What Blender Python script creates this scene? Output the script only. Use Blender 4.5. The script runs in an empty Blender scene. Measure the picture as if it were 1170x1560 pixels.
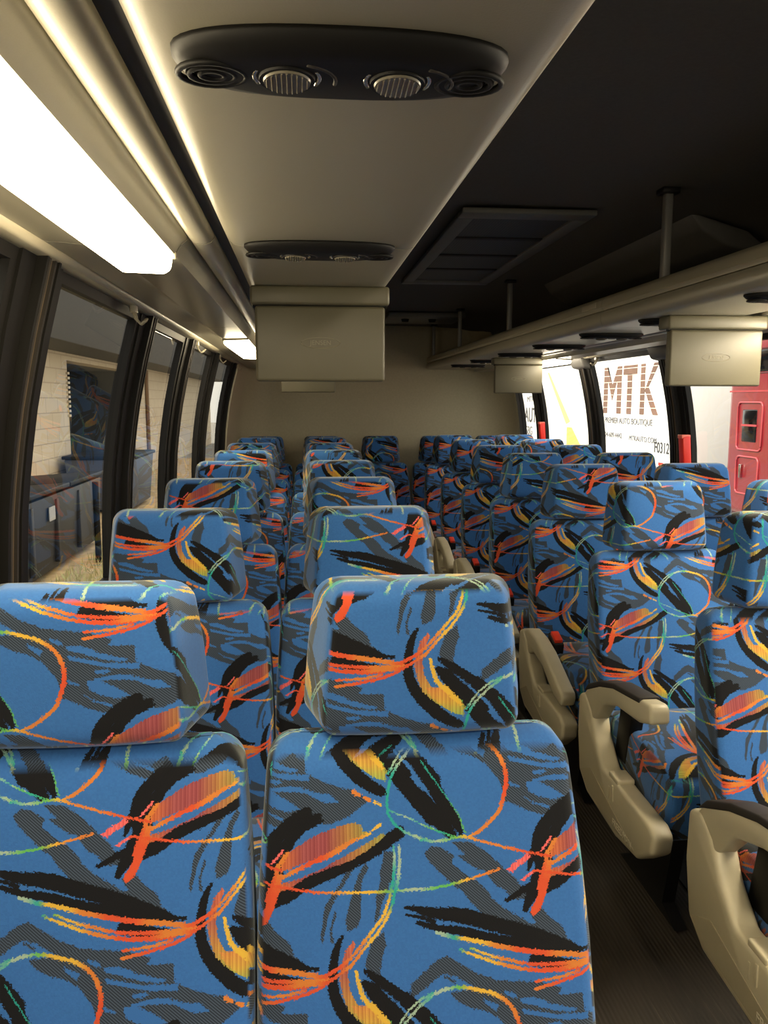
import bpy, bmesh, math, random
import numpy as np
from mathutils import Vector, Matrix
random.seed(7)
SC = bpy.context.scene
COL = SC.collection
R = math.radians

# ------------------------------------------------------------------ helpers
def link(name, bm, mat, parent=None, smooth=False, loc=None):
    me = bpy.data.meshes.new(name)
    bmesh.ops.recalc_face_normals(bm, faces=bm.faces)
    bm.to_mesh(me); bm.free()
    for p in me.polygons: p.use_smooth = True
    if not smooth: me.set_sharp_from_angle(angle=R(50))
    o = bpy.data.objects.new(name, me); COL.objects.link(o)
    if mat is not None: me.materials.append(mat)
    if parent is not None: o.parent = parent
    if loc is not None: o.location = loc
    return o
def thing(name, label, cat, loc=(0, 0, 0), rz=0.0, group=None):
    o = bpy.data.objects.new(name, None); COL.objects.link(o)
    o.location = loc; o.rotation_euler = (0, 0, rz); o.empty_display_size = .1
    return tag(o, label, cat, group)
def tag(o, label=None, cat=None, group=None, kind=None):
    if label: o['label'] = label
    if cat: o['category'] = cat
    if group: o['group'] = group
    if kind: o['kind'] = kind
    return o
def struct(name, bm, mat, label=None, cat=None, smooth=False):
    o = link(name, bm, mat, smooth=smooth); o['kind'] = 'structure'
    return tag(o, label, cat)
def dup(root, loc, label=None, group=None, rz=None):
    r = root.copy(); COL.objects.link(r); r.location = loc
    if rz is not None: r.rotation_euler = (0, 0, rz)
    if label: r['label'] = label
    if group: r['group'] = group
    for ch in list(root.children):
        c = ch.copy(); COL.objects.link(c); c.parent = r
        for g in ch.children:
            d = g.copy(); COL.objects.link(d); d.parent = c
    return r
def NB(): return bmesh.new()
def box(bm, x0, x1, y0, y1, z0, z1, bev=0.0, seg=2):
    b = bm if bev == 0 else bmesh.new()
    vs = [b.verts.new(p) for p in ((x0,y0,z0),(x1,y0,z0),(x1,y1,z0),(x0,y1,z0),(x0,y0,z1),(x1,y0,z1),(x1,y1,z1),(x0,y1,z1))]
    for f in ((3,2,1,0),(4,5,6,7),(0,1,5,4),(1,2,6,5),(2,3,7,6),(3,0,4,7)): b.faces.new([vs[i] for i in f])
    if bev:
        bmesh.ops.bevel(b, geom=list(b.edges), offset=bev, segments=seg, profile=.5, affect='EDGES')
        merge(bm, b)
    return bm
def merge(bm, b, M=None):
    me = bpy.data.meshes.new('tmp'); b.to_mesh(me); b.free()
    if M is not None: me.transform(M)
    bm.from_mesh(me); bpy.data.meshes.remove(me)
def prism(bm, pts, axis, a, b_, bev=0.0, seg=2):
    """closed outline pts extruded along axis from a to b_; pts are the two other coordinates in xyz order"""
    b = bmesh.new()
    def P(p, t):
        return {'x': (t, p[0], p[1]), 'y': (p[0], t, p[1]), 'z': (p[0], p[1], t)}[axis]
    v0 = [b.verts.new(P(p, a)) for p in pts]; v1 = [b.verts.new(P(p, b_)) for p in pts]
    n = len(pts)
    b.faces.new(v0[::-1]); b.faces.new(v1)
    for i in range(n): b.faces.new((v0[i], v0[(i+1) % n], v1[(i+1) % n], v1[i]))
    bmesh.ops.recalc_face_normals(b, faces=b.faces)
    if bev: bmesh.ops.bevel(b, geom=list(b.edges), offset=bev, segments=seg, profile=.5, affect='EDGES', clamp_overlap=True)
    merge(bm, b); return bm
def strip(bm, prof, y0, y1, th=0.0, ny=1):
    """open profile of (x,z) swept along y as a sheet with thickness th (towards its left normal)"""
    n = len(prof); inner = []
    for i in range(n):
        a = prof[max(0, i-1)]; c = prof[min(n-1, i+1)]
        dx, dz = c[0]-a[0], c[1]-a[1]; l = math.hypot(dx, dz) or 1
        inner.append((prof[i][0]-dz/l*th, prof[i][1]+dx/l*th))
    out = list(prof)+(inner[::-1] if th else [])
    if th: return prism(bm, out, 'y', y0, y1)
    ys = [y0+(y1-y0)*k/ny for k in range(ny+1)]
    rows = [[bm.verts.new((p[0], y, p[1])) for p in prof] for y in ys]
    for k in range(ny):
        for i in range(n-1): bm.faces.new((rows[k][i], rows[k][i+1], rows[k+1][i+1], rows[k+1][i]))
    return bm
def cyl(bm, p0, p1, r, r1=None, n=16, cap=True):
    p0, p1 = Vector(p0), Vector(p1); d = p1-p0
    b = bmesh.new()
    bmesh.ops.create_cone(b, cap_ends=cap, segments=n, radius1=r, radius2=r if r1 is None else r1, depth=d.length)
    M = Matrix.Translation((p0+p1)/2) @ Vector((0, 0, 1)).rotation_difference(d).to_matrix().to_4x4()
    merge(bm, b, M); return bm
def tube(bm, pts, r, n=8, closed=False):
    pts = [Vector(p) for p in pts]; rings = []; N = len(pts)
    for i, p in enumerate(pts):
        if closed: t = pts[(i+1) % N]-pts[i-1]
        else: t = pts[min(N-1, i+1)]-pts[max(0, i-1)]
        t.normalize(); u = t.orthogonal().normalized() if abs(t.z) > .99 else t.cross(Vector((0, 0, 1))).normalized()
        w = t.cross(u)
        rings.append([bm.verts.new(p+(u*math.cos(2*math.pi*k/n)+w*math.sin(2*math.pi*k/n))*r) for k in range(n)])
    for i in range(N if closed else N-1):
        a, c = rings[i], rings[(i+1) % N]
        for k in range(n): bm.faces.new((a[k], a[(k+1) % n], c[(k+1) % n], c[k]))
    if not closed:
        bm.faces.new(rings[0][::-1]); bm.faces.new(rings[-1])
    return bm
def rring(hw, hd, rc, nb=6, nc=5):
    """rounded rectangle ring, counter-clockwise"""
    rc = max(1e-4, min(rc, hw*.98, hd*.98)); pts = []
    for q, (cx, cy) in enumerate(((hw-rc, hd-rc), (-hw+rc, hd-rc), (-hw+rc, -hd+rc), (hw-rc, -hd+rc))):
        for k in range(nc+1):
            a = math.pi/2*(q+k/nc); pts.append((cx+rc*math.cos(a), cy+rc*math.sin(a)))
        nx = ((-hw+rc, hd), (-hw, -hd+rc), (hw-rc, -hd), (hw, hd-rc))[q]
        L = pts[-1]
        for k in range(1, nb): pts.append((L[0]+(nx[0]-L[0])*k/nb, L[1]+(nx[1]-L[1])*k/nb))
    return pts
def cushion_loft(bm, secs, rc, rtop, rbot, bulge=0.0, taper=0.0):
    """secs: list of (z, cy, hw, hd) bottom to top; ends are rounded with radii rbot / rtop"""
    zs0, zs1 = secs[0][0], secs[-1][0]
    zz = set()
    for k in range(8):
        a = math.pi/2*k/7
        zz.add(zs0+rbot*(1-math.cos(a))); zz.add(zs1-rtop*(1-math.cos(a)))
    n = 14
    for k in range(n+1): zz.add(zs0+rbot+(zs1-rtop-zs0-rbot)*k/n)
    rings = []
    for z in sorted(zz):
        for i in range(len(secs)-1):
            if z <= secs[i+1][0]+1e-9: break
        A, B = secs[i], secs[i+1]; t = (z-A[0])/(B[0]-A[0]); t = min(1, max(0, t))
        cy, hw, hd = (A[j]+(B[j]-A[j])*t for j in (1, 2, 3))
        ins = 0
        if z < zs0+rbot: d = zs0+rbot-z; ins = rbot-math.sqrt(max(0, rbot*rbot-d*d))
        if z > zs1-rtop: d = z-zs1+rtop; ins = rtop-math.sqrt(max(0, rtop*rtop-d*d))
        ring = []
        for (x, y) in rring(hw-ins, hd-ins, max(rc-ins*.6, .004)):
            x *= 1+taper*y/hd
            if y < 0: y -= bulge*max(0, 1-(x/hw)**2)
            ring.append(bm.verts.new((x, cy+y, z)))
        rings.append(ring)
    for a, c in zip(rings, rings[1:]):
        m = len(a)
        for k in range(m): bm.faces.new((a[k], a[(k+1) % m], c[(k+1) % m], c[k]))
    for ring, s in ((rings[0], 1), (rings[-1], -1)):
        c = Vector((0, 0, 0))
        for v in ring: c += v.co
        cv = bm.verts.new(c/len(ring))
        for k in range(len(ring)): bm.faces.new((ring[k], cv, ring[(k+1) % len(ring)]))
    return bm

# ------------------------------------------------------------------ materials
def lin(c):
    return tuple(((v/255)/12.92 if v/255 <= .04045 else ((v/255+.055)/1.055)**2.4) for v in c)+(1,)
def mat(name, rgb, rough=.5, metal=0.0, spec=.5, noise=0.0, nscale=30.0, bump=0.0, bscale=200.0, sheen=0.0, coat=0.0, stretch=(1, 1, 1)):
    m = bpy.data.materials.new(name); m.use_nodes = True
    nt = m.node_tree; b = nt.nodes['Principled BSDF']
    b.inputs['Base Color'].default_value = lin(rgb); b.inputs['Roughness'].default_value = rough
    b.inputs['Metallic'].default_value = metal; b.inputs['Specular IOR Level'].default_value = spec
    b.inputs['Sheen Weight'].default_value = sheen; b.inputs['Coat Weight'].default_value = coat
    tc = nt.nodes.new('ShaderNodeTexCoord'); mp = nt.nodes.new('ShaderNodeMapping')
    mp.inputs['Scale'].default_value = stretch
    nt.links.new(tc.outputs['Object'], mp.inputs['Vector'])
    n = nt.nodes.new('ShaderNodeTexNoise'); n.inputs['Scale'].default_value = nscale; n.inputs['Detail'].default_value = 4
    nt.links.new(mp.outputs['Vector'], n.inputs['Vector'])
    mx = nt.nodes.new('ShaderNodeMix'); mx.data_type = 'RGBA'
    k = max(noise, .02)
    mx.inputs[6].default_value = lin([max(0, v*(1-k)) for v in rgb]); mx.inputs[7].default_value = lin([min(255, v*(1+k)) for v in rgb])
    nt.links.new(n.outputs['Fac'], mx.inputs[0]); nt.links.new(mx.outputs[2], b.inputs['Base Color'])
    if bump:
        n2 = nt.nodes.new('ShaderNodeTexNoise'); n2.inputs['Scale'].default_value = bscale; n2.inputs['Detail'].default_value = 2
        nt.links.new(mp.outputs['Vector'], n2.inputs['Vector'])
        bp = nt.nodes.new('ShaderNodeBump'); bp.inputs['Strength'].default_value = bump; bp.inputs['Distance'].default_value = .002
        nt.links.new(n2.outputs['Fac'], bp.inputs['Height']); nt.links.new(bp.outputs['Normal'], b.inputs['Normal'])
    return m
def emit(name, rgb, strength):
    m = bpy.data.materials.new(name); m.use_nodes = True; nt = m.node_tree; nt.nodes.clear()
    e = nt.nodes.new('ShaderNodeEmission'); e.inputs['Color'].default_value = (*rgb, 1); e.inputs['Strength'].default_value = strength
    o = nt.nodes.new('ShaderNodeOutputMaterial'); nt.links.new(e.outputs[0], o.inputs[0]); return m
def glass(name, tint, rough=0.0):
    m = bpy.data.materials.new(name); m.use_nodes = True; nt = m.node_tree; nt.nodes.clear()
    t = nt.nodes.new('ShaderNodeBsdfTransparent'); t.inputs['Color'].default_value = (*tint, 1)
    g = nt.nodes.new('ShaderNodeBsdfGlossy'); g.inputs['Roughness'].default_value = rough
    lw = nt.nodes.new('ShaderNodeLayerWeight'); lw.inputs['Blend'].default_value = .5
    pw = nt.nodes.new('ShaderNodeMath'); pw.operation = 'POWER'; pw.inputs[1].default_value = 5
    ma = nt.nodes.new('ShaderNodeMath'); ma.operation = 'MULTIPLY_ADD'; ma.inputs[1].default_value = .9; ma.inputs[2].default_value = .055
    mx = nt.nodes.new('ShaderNodeMixShader'); o = nt.nodes.new('ShaderNodeOutputMaterial')
    nt.links.new(lw.outputs['Facing'], pw.inputs[0]); nt.links.new(pw.outputs[0], ma.inputs[0])
    nt.links.new(ma.outputs[0], mx.inputs[0]); nt.links.new(t.outputs[0], mx.inputs[1]); nt.links.new(g.outputs[0], mx.inputs[2]); nt.links.new(mx.outputs[0], o.inputs[0])
    return m
def bricks(name, c1, c2, mortar, scale, rough=.8, msize=.02, bw=.5, rh=.25):
    m = bpy.data.materials.new(name); m.use_nodes = True; nt = m.node_tree; b = nt.nodes['Principled BSDF']
    tc = nt.nodes.new('ShaderNodeTexCoord'); sp = nt.nodes.new('ShaderNodeSeparateXYZ'); mp = nt.nodes.new('ShaderNodeCombineXYZ')
    br = nt.nodes.new('ShaderNodeTexBrick'); br.inputs['Color1'].default_value = lin(c1); br.inputs['Color2'].default_value = lin(c2)
    br.inputs['Mortar'].default_value = lin(mortar); br.inputs['Scale'].default_value = scale; br.inputs['Mortar Size'].default_value = msize
    br.inputs['Brick Width'].default_value = bw; br.inputs['Row Height'].default_value = rh
    nt.links.new(tc.outputs['Object'], sp.inputs[0]); nt.links.new(sp.outputs[1], mp.inputs[0]); nt.links.new(sp.outputs[2], mp.inputs[1]); nt.links.new(mp.outputs[0], br.inputs[0]); nt.links.new(br.outputs[0], b.inputs['Base Color'])
    b.inputs['Roughness'].default_value = rough; return m

# ------------------------------------------------------------------ woven seat fabric, drawn procedurally

G_P=[[-2145,8733,-2082,8887,-1914,8957,-1747,8930,-1538,8837,-1330,8743,-1141,8688,-952,8651,-765,8519,-980,8364,-1150,8286,-1319,8228,-1485,8264,-1630,8320,-1900,8298,-2044,8372,-2178,8456,-2146,8637],[-1081,7667,-977,7704,-1085,7537,-1212,7389,-1298,7224,-1362,7078,-1385,6951,-1428,6789,-1458,6861,-1424,7042,-1400,7224,-1295,7370,-1168,7518],[-830,7752,-790,7687,-877,7556,-904,7316,-910,7078,-954,6987,-1099,6923,-1117,7060,-1071,7224,-1005,7408,-960,7537,-895,7668],[-574,7875,-448,7876,-453,7744,-459,7576,-547,7427,-646,7613,-600,7743],[-623,7669,-465,7707,-469,7595,-550,7372,-638,7224,-662,7096,-727,7005,-697,7316,-628,7538],[-606,6913,-581,6750,-637,6606,-674,6391,-805,6445,-875,6517,-819,6679,-775,6787],[-1257,7187,-1238,7132,-1303,6951,-1276,6779,-1326,6824,-1333,6969,-1290,7078],[649,9281,979,9306,1222,9320,1529,9275,1811,9180,1739,9099,2095,9104,2119,8846,2024,8756,2142,8708,2122,8453,1904,8333,1741,8196,1506,8272,1252,8386,1156,8423,1096,8676,913,8909,701,9024,529,9061,380,9138,255,9254],[-21,7840,88,7917,215,7898,390,7786,354,7692,537,7542,634,7374,423,7373,200,7578,58,7709],[40,7784,287,7785,365,7681,558,7536,695,7453,852,7308,895,7225,1053,7101,1303,6957,1508,6834,1200,6814,767,7040,610,7184,478,7349,277,7556,117,7659],[366,7956,643,7939,850,7807,1033,7638,1236,7450,1315,7356,1101,7356,922,7562,733,7618],[429,7786,737,7788,874,7683,1033,7558,1193,7454,1374,7309,1462,7205,1223,7184,1089,7308,952,7391,797,7578,703,7599],[1402,7019,1595,7060,1683,6957,1885,6792,1923,6669,2057,6566,1872,6628,1526,6752,1393,6875,1511,6875],[-265,6277,-124,6376,90,6534,242,6584,388,6493,635,6351,908,6249,1161,6207,1481,6105,1800,5983,1722,5884,1789,5843,1462,5827,1144,5949,939,5990,828,6070,558,6212,334,6333,175,6374,9,6275,-132,6177,-272,6099],[163,6374,354,6273,329,6243,195,6314],[-2277,6755,-2116,6683,-2017,6594,-1888,6407,-2298,6436]]
G_H=[[-2166,8675,-1895,8717,-1687,8700,-1479,8626,-1311,8618,-1177,8505,-1334,8494,-1480,8549,-1646,8634,-1896,8650,-2166,8637],[-2155,8790,-1999,8792,-1937,8764,-2041,8734,-2155,8742],[997,9227,1169,9170,1177,9120,1015,9167],[1210,9111,1408,9114,1645,9018,1905,8942,2014,8914,1923,8883,1683,8929,1402,9015,1229,9061],[1224,8992,1398,8955,1723,8880,2165,8857,2158,8777,1763,8812,1459,8887,1264,8924],[1466,8651,1619,8653,1811,8567,2043,8432,1864,8391,1649,8448,1522,8505,1483,8583],[1226,8668,1397,8601,1352,8581,1213,8628],[1389,8484,1579,8389,1815,8313,1790,8274,1556,8369],[708,9162,921,9057,874,8997,737,9084]]
STK=[[0,[32,97,118,139,150,161,172,161],[-1162,6878,-1247,6716,-1291,6537,-1305,6359,-1278,6182,-1201,6023,-1084,5882,-926,5767]],[0,[107,150,182,161,107],[-1184,9133,-1071,8959,-884,8807,-718,8693,-572,8617]],[0,[86,182,204,204,193],[-880,6312,-771,6223,-604,6044,-407,5858,-260,5716]],[0,[54,118,139,150,161],[-866,6455,-666,6329,-457,6176,-198,5997,9,5818]],[0,[204,215,215,236,236],[-639,9180,-454,8949,-280,8737,-75,8507,129,8279]],[0,[182,193,204],[-338,9205,-88,8993,149,8742]],[0,[236,215,172,86],[-36,8508,148,8298,300,8127,402,8033]],[0,[204,197,172,129,64],[-19,8916,123,8703,282,8434,432,8205,504,8062]],[0,[64,129,172,182,172,86],[-1442,8340,-1734,8271,-1942,8166,-2087,8015,-2160,7829,-2202,7680]],[0,[43,97,107,107,129,129],[-1401,8284,-1631,8206,-1819,8092,-1965,7941,-2068,7792,-2151,7607]],[0,[129,150,161,150,107,43],[2129,8394,1911,8275,1734,8100,1611,7907,1513,7735,1435,7545]],[0,[64,107,107,129,150,161],[2149,8238,1951,8082,1829,7908,1708,7736,1640,7546,1585,7376]],[0,[203,191,167,72],[1698,7666,1588,7476,1478,7267,1358,7060]],[0,[95,95,29],[1571,7403,1325,7288,1081,7180]],[0,[150,172,172,161,161,182],[-345,8113,-657,7931,-974,7779,-1330,7638,-1641,7517,-1909,7369]],[0,[172,193,129],[-1827,7424,-2011,7342,-2174,7268]],[0,[95,143,191,191,179,167,119,48],[-115,7147,138,7091,485,7040,831,6937,1178,6834,1525,6731,1870,6597,2102,6525]],[0,[26,64,73],[-317,7188,-182,7169,78,7132]],[0,[48,83,107,131,143,131,95,36],[-144,7000,130,6918,476,6856,821,6754,1167,6671,1515,6589,1865,6536,2242,6494]],[0,[30,47,56],[-289,7096,-103,7059,82,6995]],[0,[150,150,118,43],[-2298,6436,-2118,6408,-1918,6372,-1678,6361]],["OORROOY",[47,64,69,86,64,47],[-1968,7589,-1762,7682,-1493,7795,-1284,7871,-1031,8004,-756,8109]],["Y",[47],[-713,8153,-670,8186]],["Y",[43],[-638,8196,-606,8215]],["YYYYO",[43,56,64,73,73],[-988,6455,-961,6322,-915,6179,-817,6055,-698,5948]],["YYG",[64,47],[-698,5948,-560,5850]],["YYY",[97,90,64],[-800,9168,-686,9052,-562,8928]],["OORR",[47,75,75,97,107],[-1879,7895,-2007,7737,-2049,7589,-2112,7424,-2153,7305]],["ORRR",[86,119,131,131,95],[1753,7603,1680,7414,1607,7226,1525,7081,1473,7019]],["YOORR",[39],[562,8015,793,7940,1110,7847,1428,7763,1769,7679]],["RRRROYYGEE",[39],[-2233,7524,-2050,7493,-1847,7457,-1499,7410,-1170,7396,-819,7390,-549,7390,-256,7398,90,7403]],["EGGYOO",[38],[-82,7389,223,7414,436,7452,698,7505,1022,7579]],["TETE",[24],[-494,8388,-264,8294,-14,8182,123,8135]],["EGTG",[24],[-48,8201,160,8107,412,8014]],["TEETTTTTEG",[43],[31,9251,-191,9089,-347,8950,-437,8813,-497,8618,-514,8445,-476,8292,-354,8160,-126,8038,115,7974]],["TEGY",[39],[-57,8001,176,7974,411,8004,562,8015]],["YOOORROOYY",[43,52,60,64,73,73,69,60,56,47],[582,7996,735,8054,914,8170,1074,8326,1153,8540,1188,8755,1134,8951,1012,9108,842,9204,627,9270]],["YYGEET",[57,43],[647,6151,465,6193,281,6198,73,6156,-135,6098]],["TEET",[34],[35,6163,-143,6085,-312,5962,-439,5805,-482,5741]],["TTGG",[19],[-16,8984,187,8704,369,8454,489,8263,564,8053]],["TEET",[39],[-440,7932,-433,7707,-463,7446]],["EEE",[43],[-362,7933,-370,7707,-411,7446]],["ETTYYYOORRRRR",[47],[-435,7782,-448,7595,-485,7446,-533,7261,-622,7078,-771,6914,-919,6751,-1066,6608,-1231,6501,-1456,6387,-1659,6294,-1959,6284,-2298,6312]],["EETTYYYOORRRRO",[47],[-358,7782,-387,7558,-446,7353,-493,7206,-581,7041,-710,6877,-900,6697,-1047,6536,-1233,6421,-1458,6289,-1680,6206,-1981,6143,-2299,6094]],["ROOR",[39],[-1659,6255,-1920,6208,-2298,6181]],["EETYYYOORRROOOR",[52,62,72,76,76],[105,6867,333,6796,541,6755,817,6683,1093,6611,1394,6549,1697,6496,2025,6454,2364,6391]],["GYYOORRROOO",[29,43,52,57,62],[559,6653,809,6551,1084,6469,1384,6397,1734,6365,2065,6363,2374,6361]],["TYYYOORRROOR",[33,48,57,62,62],[419,6644,646,6552,920,6450,1195,6368,1496,6316,1777,6304,2085,6322,2372,6341]],["OO",[64],[-974,8632,-890,8591]],["OO",[56],[-824,8557,-755,8525]],["YY",[43],[-686,8495,-657,8480]],["YY",[39],[-634,8471,-602,8459]]]
FIL=[["a",[-1020,6824,-991,6751,-1086,6608,-1101,6429,-1075,6234,-998,6092,-879,5985,-719,5931,-521,5806,-482,5741,-765,5744,-943,5863,-1101,6005,-1178,6181,-1214,6359,-1190,6537,-1125,6698]],["c",[-1067,9164,-853,9167,-750,9061,-625,8946,-521,8870,-525,8753,-693,8809,-839,8924,-964,9019]],["b",[-1988,7644,-1946,7793,-1883,7886,-1634,8037,-1425,8133,-1173,8210,-983,8250,-879,8213,-860,8137,-756,8119,-1074,7966,-1326,7852,-1637,7776,-1906,7682]],["b",[-2071,7405,-1989,7516,-1805,7553,-1495,7665,-1161,7815,-865,7967,-588,8101,-547,8083,-741,7930,-1037,7779,-1329,7703,-1640,7590,-1826,7479,-2010,7415]],["p",[1114,7563,1428,7753,1489,7697,1198,7525]],["p",[1298,7413,1521,7545,1530,7507,1362,7413]],["p",[1611,7754,1788,7946,1807,7908,1643,7745]]]
def fabric_tile(N=1024, TU=.374, TV=.311):
    rng = np.random.default_rng(3)
    img = np.empty((N, N, 3), np.float32)
    W = rng.random((N//8, N//8))
    base = np.array((52, 101, 162), np.float32)/255
    img[:] = base*(1+.05*(np.kron(W, np.ones((8, 8)))-.5))[..., None]
    gx = (np.arange(N)+.5)/N*TU; gy = (np.arange(N)+.5)/N*TV
    cw = 5
    J = rng.normal(0, .0007, (2, N//cw+1, N//cw+1)); J = np.kron(J, np.ones((1, cw, cw)))[:, :N, :N]
    # slow wobble so that edges are ragged like the weave
    X0, Y0 = np.meshgrid(gx, gy)
    JX = J[0]; JY = J[1]
    ii, jj = np.meshgrid(np.arange(N), np.arange(N))
    def region(x0, x1, y0, y1):
        i0, i1 = int(math.floor(x0/TU*N))-6, int(math.ceil(x1/TU*N))+6
        j0, j1 = int(math.floor(y0/TV*N))-6, int(math.ceil(y1/TV*N))+6
        I = np.arange(i0, i1); Jd = np.arange(j0, j1)
        X = ((I+.5)/N*TU)[None, :]+JX[np.ix_(Jd % N, I % N)]
        Y = ((Jd+.5)/N*TV)[:, None]+JY[np.ix_(Jd % N, I % N)]
        return I, Jd, X, Y
    def put(I, Jd, m, col):
        sub = img[np.ix_(Jd % N, I % N)]
        c = col if isinstance(col, np.ndarray) and col.ndim == 3 else np.broadcast_to(np.asarray(col, np.float32), sub.shape)
        sub[m] = c[m]; img[np.ix_(Jd % N, I % N)] = sub
    def poly(flat):
        P = np.array(flat, float).reshape(-1, 2)/1e4
        I, Jd, X, Y = region(P[:, 0].min(), P[:, 0].max(), P[:, 1].min(), P[:, 1].max())
        ins = np.zeros(X.shape, bool); n = len(P)
        for a in range(n):
            x1, y1 = P[a]; x2, y2 = P[(a+1) % n]
            if y1 == y2: continue
            c = (Y > min(y1, y2)) & (Y <= max(y1, y2))
            ins ^= c & (X < x1+(Y-y1)*(x2-x1)/(y2-y1))
        return I, Jd, ins, X, Y
    def twill(I, Jd):
        a, b = np.meshgrid(I % N, Jd % N)
        k = ((a//3+b//3) % 4)
        d = np.where((k < 2)[..., None], np.array((36, 42, 52)), np.array((68, 80, 96))).astype(np.float32)/255
        return d
    for g in G_P:
        I, Jd, m, X, Y = poly(g); put(I, Jd, m, twill(I, Jd))
    for g in G_H:
        I, Jd, m, X, Y = poly(g); put(I, Jd, m, base)
    CC = {'T': (40, 150, 140), 'G': (92, 168, 84), 'Y': (208, 166, 60), 'O': (198, 116, 50), 'R': (200, 76, 44), 'E': (150, 172, 150)}
    def catmull(P, k=7):
        out = []; n = len(P)
        for i in range(n-1):
            a, b, c, d = P[max(0, i-1)], P[i], P[i+1], P[min(n-1, i+2)]
            for s in range(k):
                t = s/k
                out.append(.5*((2*b)+(-a+c)*t+(2*a-5*b+4*c-d)*t*t+(-a+3*b-3*c+d)*t**3))
        out.append(P[-1]); return np.array(out)
    def interp(vals, t):
        v = np.array(vals, float)
        if len(v) == 1: return v[0]
        f = t*(len(v)-1); i = min(int(f), len(v)-2); return v[i]+(v[i+1]-v[i])*(f-i)
    def stroke(col, ws, flat):
        P = catmull(np.array(flat, float).reshape(-1, 2)/1e4); n = len(P)
        for s in range(n-1):
            t = (s+.5)/(n-1); hw = interp(ws, t)/1e4/2*(1.0 if col == 0 else .86)
            a, b = P[s], P[s+1]
            I, Jd, X, Y = region(min(a[0], b[0])-hw, max(a[0], b[0])+hw, min(a[1], b[1])-hw, max(a[1], b[1])+hw)
            d = b-a; L = max(1e-12, d@d)
            q = np.clip(((X-a[0])*d[0]+(Y-a[1])*d[1])/L, 0, 1)
            D = np.hypot(X-a[0]-q*d[0], Y-a[1]-q*d[1])
            if col == 0: c = (17/255, 16/255, 19/255)
            else:
                f = t*(len(col)-1); i = min(int(f), max(0, len(col)-2)); u = f-i if len(col) > 1 else 0
                c1 = np.array(CC[col[i]]); c2 = np.array(CC[col[min(i+1, len(col)-1)]])
                c = ((c1*(1-u)+c2*u)/255)
            put(I, Jd, D < hw, c)
    for col, ws, flat in STK:
        if col == 0: stroke(col, ws, flat)
    RAMP = {'a': ((186, 96, 66), (160, 86, 76), (176, 130, 64), (142, 152, 70)), 'b': ((196, 104, 54), (146, 74, 74), (140, 68, 72), (160, 114, 64), (140, 140, 72)), 'c': ((196, 128, 66), (190, 150, 64), (140, 160, 76)), 'p': ((220, 98, 96), (220, 98, 96))}
    for rp, flat in FIL:
        I, Jd, m, X, Y = poly(flat); P = np.array(flat, float).reshape(-1, 2)/1e4
        if rp in 'ac': t = (P[:, 1].max()-Y)/(np.ptp(P[:, 1])+1e-6)
        else: t = (X-P[:, 0].min())/(np.ptp(P[:, 0])+1e-6)
        r = np.array(RAMP[rp], float)/255; f = np.clip(t, 0, .999)*(len(r)-1); i = f.astype(int); u = (f-i)[..., None]
        c = r[i]*(1-u)+r[np.minimum(i+1, len(r)-1)]*u
        a, b = np.meshgrid(I % N, Jd % N); st = (((a//5)*7) % 11)/11-.5
        c = np.clip(c*(1+.28*st[..., None]*np.array((.6, 1.0, .9))), 0, 1).astype(np.float32)
        put(I, Jd, m, c)
    for col, ws, flat in STK:
        if col != 0: stroke(col, ws, flat)
    im = bpy.data.images.new('moquette_weave', N, N)
    buf = np.ones((N, N, 4), np.float32); buf[..., :3] = img
    im.pixels.foreach_set(buf.ravel()); im.update(); im.pack()
    return im
def make_fabric():
    im = fabric_tile()
    m = bpy.data.materials.new('moquette'); m.use_nodes = True; nt = m.node_tree; b = nt.nodes['Principled BSDF']
    tc = nt.nodes.new('ShaderNodeTexCoord'); oi = nt.nodes.new('ShaderNodeObjectInfo')
    ad = nt.nodes.new('ShaderNodeVectorMath'); ad.operation = 'ADD'
    mu = nt.nodes.new('ShaderNodeVectorMath'); mu.operation = 'MULTIPLY'; mu.inputs[1].default_value = (1/.374, 1/.374, 1/.311)
    tx = nt.nodes.new('ShaderNodeTexImage'); tx.image = im; tx.projection = 'BOX'; tx.projection_blend = .12; tx.interpolation = 'Linear'
    nt.links.new(tc.outputs['Object'], ad.inputs[0]); nt.links.new(oi.outputs['Color'], ad.inputs[1])
    nt.links.new(ad.outputs[0], mu.inputs[0]); nt.links.new(mu.outputs[0], tx.inputs['Vector']); nt.links.new(tx.outputs['Color'], b.inputs['Base Color'])
    b.inputs['Roughness'].default_value = .85; b.inputs['Specular IOR Level'].default_value = .15
    b.inputs['Sheen Weight'].default_value = .45; b.inputs['Sheen Tint'].default_value = (.80, .86, .84, 1); b.inputs['Sheen Roughness'].default_value = .42
    n = nt.nodes.new('ShaderNodeTexNoise'); n.inputs['Scale'].default_value = 700
    bp = nt.nodes.new('ShaderNodeBump'); bp.inputs['Strength'].default_value = .25; bp.inputs['Distance'].default_value = .001
    nt.links.new(tc.outputs['Object'], n.inputs['Vector']); nt.links.new(n.outputs['Fac'], bp.inputs['Height']); nt.links.new(bp.outputs['Normal'], b.inputs['Normal'])
    return m
SKY_S = .22
HAZE = 9.0
SUN_E = 7.0
EXPO = .78
FABRIC = make_fabric()
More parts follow.
